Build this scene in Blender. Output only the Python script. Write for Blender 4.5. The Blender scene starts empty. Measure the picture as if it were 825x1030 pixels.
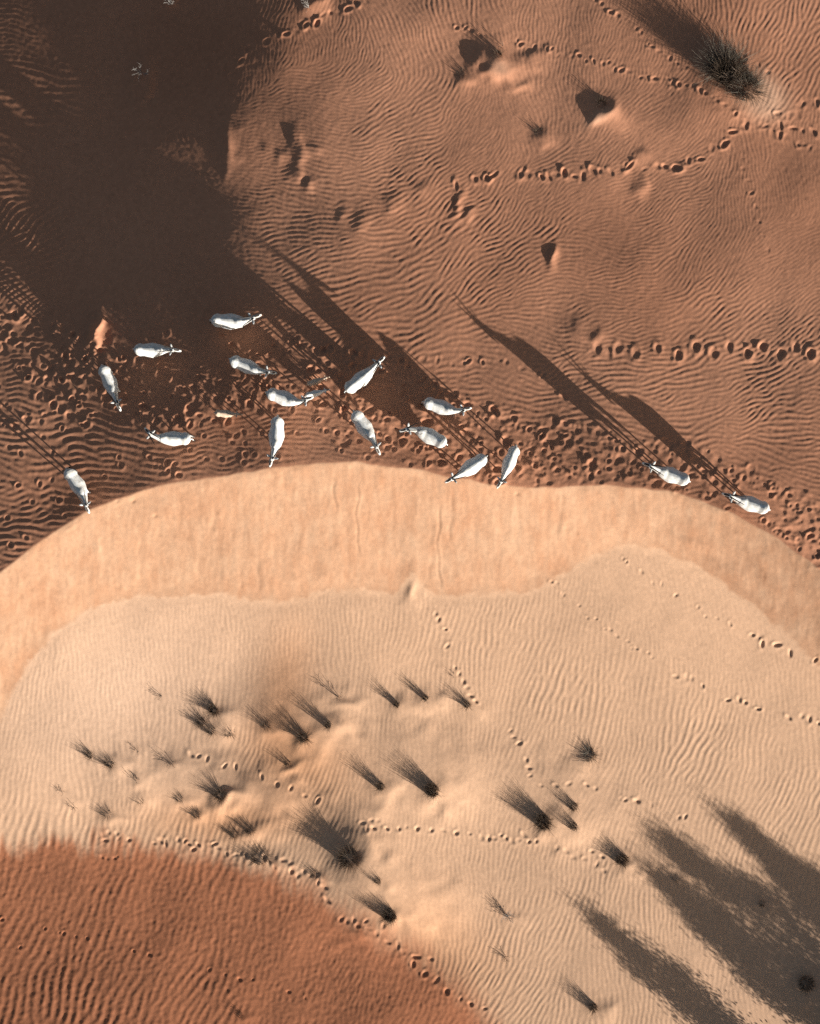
import bpy, bmesh, math, random
import numpy as np
from mathutils import Vector, Matrix

# ---------------------------------------------------------------- camera, sky, sun
S = 0.037            # metres per photo pixel on the reference level
H = 52.0             # flying height of the drone above the dune brink
W, HT = 825.0, 1030.0
SUN_EL = 10.5
SUN_IMG = (0.752, 0.659)      # direction to the sun on the picture (right, down)
scn = bpy.context.scene
cam = bpy.data.cameras.new("camera"); camo = bpy.data.objects.new("camera", cam)
scn.collection.objects.link(camo); scn.camera = camo
camo.location = (0, 0, H); camo.rotation_euler = (0, 0, 0)
cam.sensor_fit = 'HORIZONTAL'; cam.sensor_width = 36.0
cam.lens = 36.0 * H / (W * S)
cam.clip_end = 8000.0; cam.clip_start = 0.1

world = bpy.data.worlds.new("World"); scn.world = world; world.use_nodes = True
wn = world.node_tree.nodes; wl = world.node_tree.links
sky = wn.new('ShaderNodeTexSky'); sky.sky_type = 'NISHITA'; sky.sun_disc = False
sky.sun_elevation = math.radians(SUN_EL)
sun_az = math.atan2(SUN_IMG[0], -SUN_IMG[1])        # clockwise from +Y
sky.sun_rotation = sun_az
sky.altitude = 100; sky.dust_density = 2.0
wn['Background'].inputs['Strength'].default_value = 0.05
wl.new(sky.outputs[0], wn['Background'].inputs['Color'])

sl = bpy.data.lights.new("sun", 'SUN'); sl.energy = 5.0; sl.angle = math.radians(0.5)
sl.color = (1.0, 0.97, 0.91)
so = bpy.data.objects.new("sun", sl); scn.collection.objects.link(so)
ce, se = math.cos(math.radians(SUN_EL)), math.sin(math.radians(SUN_EL))
sund = Vector((SUN_IMG[0] * ce, -SUN_IMG[1] * ce, se)).normalized()
so.rotation_euler = sund.to_track_quat('Z', 'Y').to_euler()
so.location = (40, -35, 30)

vs = scn.view_settings
vs.view_transform = 'Standard'; vs.look = 'None'; vs.gamma = 1.0; vs.exposure = 0.8
vs.use_curve_mapping = False
scn.cycles.use_denoising = False
scn.cycles.max_bounces = 5

rng = np.random.default_rng(11)
random.seed(5)

# ---------------------------------------------------------------- helpers
def link(o, parent=None):
    scn.collection.objects.link(o)
    if parent is not None:
        o.parent = parent
    return o

def tag(o, label=None, cat=None, group=None, kind=None):
    if label: o['label'] = label
    if cat: o['category'] = cat
    if group: o['group'] = group
    if kind: o['kind'] = kind
    return o

def np_mesh(name, verts, faces, mat, parent=None, smooth=True):
    me = bpy.data.meshes.new(name)
    me.from_pydata([tuple(v) for v in verts], [], [tuple(f) for f in faces])
    if smooth:
        me.polygons.foreach_set('use_smooth', [True] * len(me.polygons))
    me.materials.append(mat); me.update()
    return link(bpy.data.objects.new(name, me), parent)

def mat_new(name):
    m = bpy.data.materials.new(name); m.use_nodes = True
    n = m.node_tree.nodes; l = m.node_tree.links
    return m, n, l, n['Principled BSDF']

# ---------------------------------------------------------------- terrain on a photo-pixel grid
U0, U1, V0, V1 = -200, 1025, -200, 1230
us = np.arange(U0, U1 + 1, dtype=np.float64); vs_ = np.arange(V0, V1 + 1, dtype=np.float64)
UU, VV = np.meshgrid(us, vs_)
NV, NU = UU.shape

def gblur(a, sig):
    """gaussian blur by fft with mirrored borders"""
    p = int(4 * sig) + 2
    b = np.pad(a, p, mode='reflect')
    fy = np.fft.fftfreq(b.shape[0])[:, None]; fx = np.fft.rfftfreq(b.shape[1])[None, :]
    g = np.exp(-2 * (math.pi * sig) ** 2 * (fx * fx + fy * fy))
    r = np.fft.irfft2(np.fft.rfft2(b) * g, s=b.shape)
    return r[p:-p, p:-p]

def noise(sig, aniso=None, seed=0):
    r = np.random.default_rng(seed).standard_normal((NV, NU))
    fy = np.fft.fftfreq(NV)[:, None]; fx = np.fft.rfftfreq(NU)[None, :]
    sx, sy = (sig, sig) if aniso is None else aniso
    f = np.fft.irfft2(np.fft.rfft2(r) * np.exp(-2 * math.pi ** 2 * ((fx * sx) ** 2 + (fy * sy) ** 2)), s=(NV, NU))
    return f / f.std()

STEP = 8
cu = np.arange(U0, U1 + STEP, STEP, dtype=float); cv = np.arange(V0, V1 + STEP, STEP, dtype=float)
CU, CV = np.meshgrid(cu, cv)
def upsample(c):
    t = np.stack([np.interp(us, cu, row) for row in c])
    out = np.empty((NV, NU))
    i = np.clip(((vs_ - cv[0]) / STEP).astype(int), 0, len(cv) - 2)
    f = ((vs_ - cv[0]) / STEP - i)[:, None]
    return t[i] * (1 - f) + t[i + 1] * f

def idw(points, vals, power=3.2, soft=14.0):
    vals = np.asarray(vals, float); num = np.zeros(CU.shape + (vals.shape[1],)); den = np.zeros(CU.shape)
    for (pu, pv), val in zip(points, vals):
        w = 1.0 / ((CU - pu) ** 2 + (CV - pv) ** 2 + soft ** 2) ** (power / 2)
        num += w[..., None] * val; den += w
    return num / den[..., None]

crest_pts = [(-200, 740), (-60, 625), (0, 577), (40, 545), (85, 515), (150, 490), (240, 475), (330, 464), (400, 469),
             (470, 484), (540, 492), (620, 487), (680, 495), (740, 517), (790, 547), (825, 574), (1025, 730)]
foot_pts = [(-200, 980), (-60, 800), (-10, 735), (4, 712), (20, 680), (38, 655), (60, 632), (90, 612), (115, 604), (150, 599), (215, 598),
            (250, 602), (275, 608), (300, 601), (330, 593), (370, 594), (402, 596), (412, 577), (418, 574), (426, 588), (436, 598), (530, 595),
            (555, 584), (590, 562), (620, 549), (638, 546), (670, 555), (710, 575), (745, 599), (775, 625), (800, 648), (825, 668), (1025, 800)]
def curve(pts, blur):
    c = np.interp(us, [p[0] for p in pts], [p[1] for p in pts])
    k = np.exp(-0.5 * (np.arange(-30, 31) / blur) ** 2); k /= k.sum()
    return np.convolve(np.pad(c, 30, mode='edge'), k, mode='valid')
wob = lambda sd, sg: np.convolve(np.random.default_rng(sd).standard_normal(NU + 60),
                                 np.exp(-0.5 * (np.arange(-30, 31) / sg) ** 2) / (sg * 1.77) ** 0.5, mode='valid')
crest = curve(crest_pts, 9) + 0.7 * wob(1, 6)
foot = curve(foot_pts, 4) + 0.9 * wob(2, 4)
dC = VV - crest[None, :]          # >0 below the brink on the picture
dF = VV - foot[None, :]
dFn = dF / np.sqrt(1 + np.gradient(foot) ** 2)[None, :]

# slope towards the sun, read from how bright each stretch of sand is
up_t = [(700, 250, .03), (640, 200, .015), (800, 100, .01), (800, 30, .03), (280, 125, -.125), (300, 160, -.10), (300, 240, -.125), (0, 200, -.17), (-20, 120, -.175), (40, 250, -.18), (720, 200, .01), (600, 30, -.01), (500, 100, .0), (420, 80, .01), (335, 130, -.055),
        (360, 170, .0), (450, 250, -.01), (400, 230, .0), (600, 250, -.02), (500, 350, -.02), (700, 400, -.02), (800, 450, .0),
        (305, 200, -.09), (258, 82, -.16), (272, 12, -.21), (248, 38, -.205), (300, 58, -.08), (205, 205, -.235), (150, 200, -.24), (150, 50, -.225), (50, 50, -.20), (15, 100, -.18),
        (70, 150, -.215), (8, 310, -.08), (60, 330, -.13), (20, 450, -.06), (100, 285, -.235), (150, 390, -.12), (225, 300, -.23),
        (290, 330, -.12), (330, 400, -.06), (100, 470, -.095), (50, 540, -.085), (200, 455, -.085), (20, 500, -.085), (450, 450, -.05), (600, 450, -.045),
        (750, 480, -.045), (650, 420, -.05), (560, 380, -.04), (322, 22, -.05), (210, 40, -.235), (180, 330, -.195), (170, 120, -.24), (215, 120, -.23), (380, 330, -.03),
        (-150, 200, -.05), (-150, 500, -.05), (400, -150, -.02), (900, 100, 0), (950, 400, 0), (0, -150, -.1)]
lo_t = [(100, 680, .275), (200, 640, .25), (280, 630, .24), (400, 650, .22), (500, 640, .20), (600, 600, .17), (700, 680, .19), (800, 690, .15),
        (700, 760, .155), (400, 850, .22), (430, 915, .26), (345, 720, .17), (285, 690, .09), (262, 735, .13), (300, 770, .07), (330, 780, .08), (280, 805, .0), (245, 815, .04), (300, 825, -.03), (262, 838, .03), (180, 815, .14), (222, 785, .12),
        (60, 800, .25), (150, 800, .22), (200, 825, .14), (600, 900, .15), (700, 950, .17), (800, 1000, .16), (500, 1000, .10), (500, 950, .13), (560, 1010, .10), (460, 1000, .07),
        (420, 990, -.01), (50, 885, .0), (100, 950, -.03), (50, 1020, -.04), (250, 950, -.01), (350, 1000, -.02), (280, 895, .01), (180, 900, -.02),
        (0, 840, .22), (120, 838, .15), (0, 875, .0), (120, 868, .02), (230, 868, .03), (200, 855, .08), (340, 935, .05), (390, 960, .04),
        (312, 862, .12), (300, 880, .10), (500, 740, .19), (450, 780, .22), (600, 700, .175), (380, 910, .22), (560, 820, .165),
        (250, 1150, -.03), (-100, 950, -.03), (700, 1150, .05), (950, 1000, .05), (950, 1150, .0)]
tu = upsample(idw([(p[0], p[1]) for p in up_t], [[p[2]] for p in up_t], 4.0, 22)[..., 0])
tl = upsample(idw([(p[0], p[1]) for p in lo_t], [[p[2]] for p in lo_t], 4.0, 18)[..., 0])

def ellipse(cu_, cv_, ru, rv, ang=0.0, p=2.0):
    a = math.radians(ang); du, dv = UU - cu_, VV - cv_
    x = (du * math.cos(a) + dv * math.sin(a)) / ru; y = (-du * math.sin(a) + dv * math.cos(a)) / rv
    return np.exp(-(x * x + y * y) ** (p / 2))

# the shaded cut bank beside the big tuft
tl = tl - 0.31 * ellipse(338, 838, 22, 38, -34, 3.0)

cn = np.gradient(crest)
nx = -cn / np.sqrt(1 + cn * cn); ny = 1 / np.sqrt(1 + cn * cn)
k = np.ones(61) / 61
nx = np.convolve(np.pad(nx, 30, mode='edge'), k, 'valid'); ny = np.convolve(np.pad(ny, 30, mode='edge'), k, 'valid')
dx = 0.66 * nx + 0.34 * SUN_IMG[0]; dy = 0.66 * ny + 0.34 * SUN_IMG[1]
dn = np.sqrt(dx * dx + dy * dy); dx /= dn; dy /= dn

slip = ((dC > 0) & (dF < 0))
low = dF >= 0
gx = -tu * SUN_IMG[0]; gy = -tu * SUN_IMG[1]
gx = np.where(low, -tl * SUN_IMG[0] * 1.0, gx); gy = np.where(low, -tl * SUN_IMG[1] * 1.0, gy)
SLIP = 0.53
gx = np.where(slip, -SLIP * dx[None, :], gx); gy = np.where(slip, -SLIP * dy[None, :], gy)
gx *= S; gy *= S       # metres per pixel
def poisson(gx, gy):
    gx = gx.copy(); gy = gy.copy(); gx[:, -1] = 0; gy[-1, :] = 0
    dv = gx.copy(); dv[:, 1:] -= gx[:, :-1]; dv += gy; dv[1:, :] -= gy[:-1, :]
    e = np.concatenate([dv, dv[::-1]], 0); e = np.concatenate([e, e[:, ::-1]], 1)
    F = np.fft.rfft2(e)
    fy = np.fft.fftfreq(e.shape[0])[:, None]; fx = np.fft.rfftfreq(e.shape[1])[None, :]
    lam = 2 * np.cos(2 * math.pi * fx) + 2 * np.cos(2 * math.pi * fy) - 4
    lam[0, 0] = 1; F /= lam; F[0, 0] = 0
    return np.fft.irfft2(F, s=e.shape)[:gx.shape[0], :gx.shape[1]]
Z = poisson(gx, gy)
# keep the slope along the sunlight as read, leave the slope across it free
want = np.where(slip, np.minimum(SLIP * (dx * SUN_IMG[0] + dy * SUN_IMG[1]), .42)[None, :], np.where(low, tl, tu))
def half(a): return 0.25 * (a[:-1:2, :-1:2] + a[1::2, :-1:2] + a[:-1:2, 1::2] + a[1::2, 1::2])
zy, zx = np.gradient(Z)
err = gblur(want + (zx * SUN_IMG[0] + zy * SUN_IMG[1]) / S, 3.0)
err = err[:NV // 4 * 4, :NU // 4 * 4]
err = np.clip(half(half(err)), -.4, .4); Zc = np.zeros_like(err); S4 = S * 4
for it in range(14):
    zy, zx = np.gradient(Zc)
    e2 = err + (zx * SUN_IMG[0] + zy * SUN_IMG[1]) / S4
    Zc = Zc + poisson(-e2 * SUN_IMG[0] * S4, -e2 * SUN_IMG[1] * S4)
qu = np.clip((us - U0 - 1.5) / 4, 0, Zc.shape[1] - 1.001); qv = np.clip((vs_ - V0 - 1.5) / 4, 0, Zc.shape[0] - 1.001)
qi = qv.astype(int); qf = (qv - qi)[:, None]
t_ = np.stack([np.interp(qu, np.arange(Zc.shape[1]), r_) for r_ in Zc])
Z = Z + gblur(t_[qi] * (1 - qf) + t_[qi + 1] * qf, 3.0)
Z = gblur(Z, 0.9)
ft = np.exp(-(dFn / 10.0) ** 2); Z = Z * (1 - ft) + gblur(Z, 5.0) * ft
Z -= Z[int(470 - V0), int(400 - U0)]
Zmacro = Z.copy()

# ---- mounds (drifts built up behind small plants); (u, v, radius u, radius v, angle, height m)
mounds = [(499, 64, 17, 13, 35, .46), (512, 74, 8, 6, 0, .12), (488, 70, 7, 6, 0, .12), (522, 88, 9, 7, 0, .12), (546, 140, 9, 8, 0, .15), (470, 80, 10, 7, -20, .14), (612, 114, 15, 9, 25, .40), (604, 120, 8, 5, -30, .1),
          (535, 60, 13, 8, 0, .16), (650, 158, 12, 6, 0, .10), (643, 190, 6, 9, 0, .13), (557, 257, 3.5, 9, 8, .20), (460, 205, 4, 13, 5, .12), (472, 217, 6, 5, 0, .12),
          (230, 145, 7, 18, 5, .22), (298, 140, 5, 9, 5, .10), (283, 155, 6, 6, 0, .08), (303, 154, 6, 10, 10, .12), (318, 148, 5, 5, 0, .06), (268, 150, 5, 6, 0, .06),
          (300, 172, 5, 5, 0, .10), (312, 187, 5, 6, 0, .12), (95, 333, 4, 11, 15, .62), (745, 88, 34, 24, 30, .34),
          (395, 205, 6, 10, 20, .09), (365, 222, 6, 8, 20, .07), (345, 215, 5, 8, 20, .06), (430, 190, 8, 6, 0, .08), (145, 80, 7, 16, 12, .18),
          (315, 4, 10, 8, 0, .35), (600, 340, 9, 7, 0, .10), (580, 330, 8, 8, 0, .08),
          # apron
          (225, 722, 15, 10, 10, .22), (222, 738, 12, 8, 0, .14), (276, 734, 12, 8, 0, .18), (312, 746, 12, 10, 0, .22), (340, 734, 14, 9, 10, .24),
          (352, 706, 16, 9, 10, .2), (296, 772, 14, 6, -20, .16), (230, 803, 16, 7, -22, .26), (187, 807, 10, 6, -10, .14), (203, 822, 9, 6, -20, .16),
          (254, 838, 22, 9, -8, .26), (290, 800, 40, 20, 30, .25), (392, 795, 14, 10, 0, .2), (446, 800, 18, 13, 0, .25), (409, 710, 14, 9, 0, .16), (438, 706, 14, 9, 0, .16),
          (478, 714, 14, 8, 0, .14), (372, 868, 24, 22, 0, .22), (402, 924, 18, 11, 0, .24), (390, 892, 10, 8, 0, .12), (566, 832, 22, 15, 20, .2), (636, 870, 16, 11, 0, .18),
          (585, 770, 16, 10, 0, .12), (608, 1016, 14, 9, 0, .14), (120, 770, 20, 8, 20, .14), (180, 768, 12, 8, 0, .1), (146, 806, 8, 6, 0, .12), (115, 822, 10, 6, 0, .12),
          (142, 786, 9, 8, 0, .1), (72, 806, 14, 5, 35, .08), (415, 592, 9, 16, 0, .18), (275, 868, 16, 6, 10, .16), (325, 884, 10, 5, 20, .12), (770, 910, 10, 7, 0, .1),
          (686, 886, 9, 6, 0, .08), (815, 1000, 16, 14, 0, .2), (520, 926, 12, 6, 0, .08), (248, 1024, 8, 5, 0, .06), (380, 815, 12, 7, 0, .12),
          (340, 952, 10, 5, 20, .05), (308, 738, 55, 34, 15, .22), (185, 782, 55, 26, 10, .20), (440, 775, 52, 34, 10, .24), (565, 800, 60, 32, 15, .16), (405, 905, 52, 28, 10, .26), (255, 800, 46, 22, 15, .16), (360, 940, 14, 5, 15, .12)]
wm_u = 2.2 * noise(5, seed=65); wm_v = 2.2 * noise(5, seed=66); U_k, V_k = UU, VV
UU = UU + wm_u; VV = VV + wm_v
for (a, b, ru, rv, an, hh) in mounds:
    Z += (0.5 if b < 640 or ru * rv < 330 else 0.85) * hh * ellipse(a, b, ru * 1.15, rv * 1.15, an, 2.0)
UU, VV = U_k, V_k

# ---- undulation
Z += 0.020 * noise(26, seed=3) * np.clip(-dC / 25, 0, 1) + 0.010 * noise(14, seed=4) * (np.clip(-dC / 25, 0, 1) + np.clip(dFn / 20, 0, 1)) 
# ---- grain flows down the slip face
sl_m = np.clip(np.minimum(dC, -dFn * 0.55) / 7.0, 0, 1); sl_m = sl_m * sl_m * (3 - 2 * sl_m)
flow = noise(0, (2.2, 12.0), seed=5) * 0.0028 + noise(0, (1.2, 3.0), seed=6) * 0.0016 + noise(1.8, seed=7) * 0.0016 + noise(5.0, seed=72) * 0.003 + noise(12.0, seed=71) * 0.012
for (a, b0, b1, wd, dp) in [(360, 482, 560, 1.3, .012), (441, 505, 597, 1.4, .014), (433, 520, 590, 2.4, .008), (453, 488, 550, 2.0, .010), (337, 480, 520, 1.6, .014), (562, 510, 550, 2.6, .014), (262, 560, 600, 2.4, .012), (216, 505, 540, 2.6, .012)]:
    wig = a + 1.6 * np.sin((vs_ - b0) / 13.0 + a) + 0.9 * np.sin((vs_ - b0) / 4.7 + a * 2) + (vs_ - b0) * random.uniform(-.08, .03)
    win = np.clip((vs_ - b0) / 10, 0, 1) * np.clip((b1 - vs_) / 10, 0, 1)
    q = (us[None, :] - wig[:, None]) / wd
    flow -= dp * (np.exp(-q * q) - 0.5 * np.exp(-(q - 2.2) ** 2)) * win[:, None]
# slump lobes on the right-hand end
for (a, b, ru, rv, an, hh) in [(760, 560, 24, 6, 32, .05), (735, 575, 20, 5, 30, .05), (785, 590, 26, 6, 35, .05), (700, 548, 20, 5, 20, .04), (650, 520, 16, 9, 0, .03), (740, 540, 22, 6, 28, .03)]:
    flow += hh * ellipse(a, b, ru, rv, an, 2.6)
Z += flow * sl_m

redln_ = np.interp(us, [-200, 0, 100, 200, 262, 300, 340, 400, 460, 500, 700], [846, 850, 850, 856, 874, 890, 915, 945, 990, 1040, 1300])
# ---- wind ripples: iterated oriented filtering gives forking crests
rp = """30 100 15 12 .10;60 180 22 12 .10;60 40 25 9 .06;30 20 5 8 .06;130 140 30 8 .05;150 100 60 6 .04;150 50 70 6 .04;220 25 100 6 .05;180 220 30 6 .02;140 280 35 6 .03;110 320 30 7 .04
30 240 -40 9 .15;20 300 -10 8 .15;20 350 0 9 .15;300 40 102 5.5 .10;335 25 110 6 .12;380 15 75 7 .14;400 60 80 7 .14;250 70 100 6 .06;310 90 5 4.6 .08;280 110 3 4.6 .08;350 100 -8 5 .10
375 80 -50 6 .11;400 90 -50 6 .12;400 130 -30 7 .14;300 160 0 6 .12;370 170 -8 7 .14;330 210 -5 8 .15;400 230 -25 9 .15;430 40 80 7 .14;480 20 75 7 .14;540 20 92 6 .12;600 30 95 6 .10
460 50 65 7 .12;430 100 -40 7 .12;420 150 -25 7 .13;480 120 -55 5 .08;520 110 70 6 .08;540 130 78 7 .08;480 150 -45 5 .09;560 170 -20 5 .09;500 200 -50 6 .12;450 220 -40 8 .15;430 240 -25 9 .15
520 260 -30 7 .13;560 300 -10 7 .13;450 300 -40 9 .13;430 340 -10 9 .12;480 380 15 9 .12;540 330 5 7 .13;600 280 -5 7 .13;640 110 -45 5 .09;680 130 -60 5 .09;620 60 95 5 .09;700 30 95 6 .12;740 20 92 7 .14
790 20 105 8 .15;800 60 130 8 .15;780 90 125 7 .13;760 160 85 6 .10;800 180 88 5 .07;740 200 100 5.5 .10;690 210 -25 5.5 .12;650 240 -15 6 .13;720 260 -45 6 .12;790 250 -20 5 .09;700 320 -20 7 .14
640 320 -5 7 .13;780 330 -40 7 .13;680 380 -8 9 .15;760 400 -30 8 .14;700 430 -5 9 .14;780 450 5 9 .13;650 430 5 8 .13;800 500 20 8 .12;740 470 15 8 .12;60 540 -5 10 .17;20 560 -15 10 .17;60 470 5 11 .16
150 460 -3 10 .15;230 440 0 7 .12;270 455 -8 8 .12;350 455 5 7 .10;500 420 5 9 .12;560 480 0 7 .10;150 400 0 9 .12;330 330 -10 8 .13;400 380 5 9 .12
150 640 78 5.5 .045;30 740 97 6 .05;200 620 85 5.5 .045;270 640 87 5.5 .05;350 640 88 5.5 .05;430 640 97 6 .07;500 640 100 6.5 .08;560 700 105 7 .08;600 640 100 6 .05;650 720 98 6.5 .07
700 760 115 7.5 .09;760 760 92 6.5 .08;800 720 85 6 .04;760 640 75 4.6 .02;700 620 80 5 .02;640 580 80 5 .02;800 830 112 6.5 .09;760 820 115 6.5 .09;450 740 90 5 .05;520 760 105 6 .07;400 800 90 5 .03
560 780 110 6 .08;640 800 110 6 .08;200 750 92 6 .05;100 730 85 6 .05;250 770 110 5.5 .09;300 790 120 5 .09;260 810 105 5.5 .10;430 850 95 5 .05;470 900 88 5.5 .08;530 890 100 5.5 .08;560 920 112 6 .09
480 990 118 6 .10;450 960 92 6 .09;540 960 108 6 .09;600 990 80 6 .09;520 1010 120 6 .10;600 940 95 6 .08;435 930 80 5.5 .04;420 905 85 5 .02;560 870 100 6 .07;680 880 95 5.5 .06;700 960 95 5.5 .06;660 960 78 6 .09
780 930 105 5.5 .05;800 1000 65 5 .04;620 1010 85 6 .09;350 860 110 5 .06;280 690 88 6 .02;300 740 90 6 .02
30 900 110 9 .12;100 950 112 9 .14;60 1000 105 11 .16;170 900 105 8 .11;250 920 97 9 .07;200 1000 118 9 .14;350 950 115 6 .09;400 1000 110 6 .09;300 1000 100 7 .07"""
R = np.array([[float(x) for x in e.split()] for ln in rp.split('\n') for e in ln.split(';')])
upm = R[:, 1] < np.interp(R[:, 0], us, (crest + foot) / 2)
def rip_fields(sel):
    a = np.radians(R[sel, 2]) * 2
    vals = np.stack([np.cos(a), np.sin(a), np.log(R[sel, 3]), R[sel, 4]], 1)
    return idw(R[sel, :2], vals, 4.0, 10)
fU, fL = rip_fields(upm), rip_fields(~upm)
FU = [upsample(fU[..., i]) for i in range(4)]; FL = [upsample(fL[..., i]) for i in range(4)]
c2, s2, lw, amp = [np.where(low, b, a) for a, b in zip(FU, FL)]
ang = np.arctan2(s2, c2) / 2 + 0.12 * noise(20, seed=21) * np.where(low, 0.3, 1.0) + 0.20 * noise(5, seed=22) * np.where(low, 0.25, 1.0)
# window that needs ripples
a0, a1 = -56 - U0, 881 - U0 + 1; b0_, b1_ = -56 - V0, 1086 - V0 + 1
sub = np.s_[b0_:b1_, a0:a1]
angs, lws = ang[sub], lw[sub] - np.where(low, .10, .40)[sub] + 0.08 * noise(14, seed=23)[sub]
h_, w_ = angs.shape
fy = np.fft.fftfreq(h_)[:, None]; fx = np.fft.rfftfreq(w_)[None, :]
kr = np.sqrt(fx * fx + fy * fy); kr[0, 0] = 1e-6; kth = np.arctan2(fy, fx)
NO = 12
lam_set = np.log([3.6, 4.9, 6.7, 9.2])
f = np.random.default_rng(8).standard_normal((h_, w_))
wts = []
for j, ll in enumerate(lam_set):
    d = np.abs(lws - ll) / (lam_set[1] - lam_set[0])
    if j == 0: d = np.where(lws < ll, 0, d)
    if j == len(lam_set) - 1: d = np.where(lws > ll, 0, d)
    wts.append(np.clip(1 - d, 0, 1))
bank = []
for o in range(NO):
    th = math.pi * o / NO                       # crest direction
    da = np.abs(((angs - th + math.pi / 2) % math.pi) - math.pi / 2) / (math.pi / NO)
    wo = np.clip(1 - da, 0, 1)
    dth = np.abs(((kth - (th + math.pi / 2) + math.pi / 2) % math.pi) - math.pi / 2)
    for j, ll in enumerate(lam_set):
        wgt = (wo * wts[j])
        if wgt.max() <= 0: continue
        G = np.exp(-0.5 * (dth / 0.36) ** 2) * np.exp(-0.5 * ((np.log(kr) + ll) / 0.21) ** 2)
        bank.append((wgt.astype(np.float32), G.astype(np.float32)))
for it in range(4):
    F = np.fft.rfft2(f)
    g = np.zeros((h_, w_))
    for wgt, G in bank:
        g += wgt * np.fft.irfft2(F * G, s=(h_, w_))
    loc = np.sqrt(np.maximum(gblur(g * g, 9), 1e-12))
    g /= loc
    f = np.tanh(1.2 * g) if it < 3 else g
rip = np.clip(f, -2.2, 2.2) * 0.62
rip = np.where(rip > 0, rip ** 1.0 * 1.15, rip * 0.8)     # sharper crests, flat troughs
ripple = np.zeros((NV, NU))
ripple[sub] = rip * (amp[sub] * np.exp(lws) * S / (2 * math.pi)) * np.where(low[sub], np.where(VV[sub] > redln_[None, a0:a1], 1.0, 2.2), 1.75)
patch = np.clip(0.95 + 0.16 * noise(16, seed=31) + 0.16 * noise(4, seed=32), 0.4, 1.4)
ripple *= patch
ripple *= np.clip(-dC / 4 - 0.2, 0, 1) + np.clip(dF / 10 - 0.3, 0, 1)
for (a, b, ru, rv, an, hh) in mounds:              # drifts are smooth on top
    if ru > 6: ripple *= 1 - 0.75 * ellipse(a, b, ru * 1.1, rv * 1.1, an, 2.5)

# ---- hoof prints
prints = []       # u, v, ru, rv, angle, depth
def trail(pts, r=3.2, d=0.055, jit=0.8, sub_=None):
    for (a, b) in pts:
        r_ = r; r = r * (1.15 if b > 500 else 1.0)
        prints.append((a + random.uniform(-jit, jit), b + random.uniform(-jit, jit), r * random.uniform(.65, 1.25), r * random.uniform(.4, .75), random.uniform(0, 180), d * (random.choice([.25, .5, .7, .85, 1.0]) * .85 if b < 500 else random.choice([.7, .9, 1.1, 1.3]))))
        r = r_
def P_(s): return [tuple(float(x) for x in e.split(',')) for e in s.split()]
trail(P_("458,186 478,180 490,178 497,176 525,174 532,174 545,178 552,178 560,175 567,174 578,178 586,177 597,172 604,171 615,173 629,167 635,166 648,170 661,167 668,166 681,169 692,161 706,159 717,148 729,144 737,132 749,127"), 4.0, .085)
trail(P_("765,126 778,134 784,135 791,138 803,144 808,145 815,149 750,122 760,121 776,116 782,113 794,116 801,115 805,107 808,103 822,103 770,127 785,126 797,129 806,132 818,133"), 3.4, .07)
trail(P_("459,27 468,28 474,30 483,35 520,42 524,44 533,48 538,48 550,50 555,49 561,55 575,56 582,56 590,61 597,62 607,64 612,63 618,70 625,71 632,72 645,78 651,79 658,79 672,80 676,83 683,84 690,86 697,87 705,91 710,94 718,98 722,101 728,105 735,109 740,114"), 2.7, .055)
trail(P_("600,0 606,4 616,13 621,14 628,19 632,21 640,28 645,33 652,44 656,46 663,51 668,55 674,58 682,63 690,68 700,22 705,29 708,33 710,40 716,44 724,49 750,61 763,65 772,73"), 2.7, .055)
trail(P_("232,75 243,62 248,50 268,41 280,35 289,34 298,31 305,22 308,25 318,22 326,14 332,13 340,12 350,8 358,4"), 3.2, .075)
for i, x in enumerate([600, 612, 622, 640, 662, 683, 700, 718, 733, 752, 768, 785, 800, 816]):
    dd = .04 if i < 5 else .085
    prints.append((x, 352 + (4 if i % 2 else -3) + random.uniform(-1, 1), 3.7 * random.uniform(.85, 1.1), 4.9 * random.uniform(.8, 1.1), random.uniform(-15, 15), dd * random.uniform(.6, 1.)))
trail(P_("440,363 455,366 468,364 472,364 485,364 503,363 509,364 525,370 541,374 547,378 425,362"), 3.2, .07)
trail(P_("380,350 392,358 404,362 410,370 430,378 440,385 448,392 458,393 470,402 484,406 492,418 501,420 510,422 520,430 533,431 548,432 560,440 568,400 569,412 570,425 571,440 580,436 592,434 604,438 616,437 628,444"), 3.4, .075)
trail(P_("555,585 561,586 565,597 567,598 583,609 591,621 600,622 609,633 614,634 621,640 632,645 636,652 640,653 652,657 656,662"), 1.8, .035, .5)
trail(P_("680,681 691,681 695,683 707,690 732,705 744,704 750,706 763,713 794,722 806,721 814,723 824,728"), 2.6, .055, .5)
trail(P_("627,562 631,565 645,575 657,587 666,588 680,598 703,610 710,620 722,622 735,628"), 1.9, .035, .5)
trail(P_("757,638 767,648 782,648 795,657 820,664"), 3.0, .065, .5)
trail(P_("438,617 441,623 449,633 451,650 457,672 461,678 466,685 470,692 474,700 479,706 512,735 516,741 522,748 530,764 533,772 534,780 545,790 560,790 572,788 590,790 600,793 625,803 629,804 642,806 655,810"), 2.6, .04)
trail(P_("640,806 683,823 690,822"), 2.6, .06, .4)
trail(P_("365,828 369,833 373,826 379,825 376,832 390,833 402,834 408,832 420,833 435,835 445,836 460,838 472,839 485,841 491,843 497,844 505,841 510,843 516,846 522,845 528,840 533,846 540,846 560,852 570,856 576,862 582,860 588,864 596,857 606,862 600,870 607,876"), 2.6, .045)
trail(P_("192,759 200,760 208,763 226,770 237,771 263,781 278,789 292,792 307,800 320,806"), 2.6, .05, .5)
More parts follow.
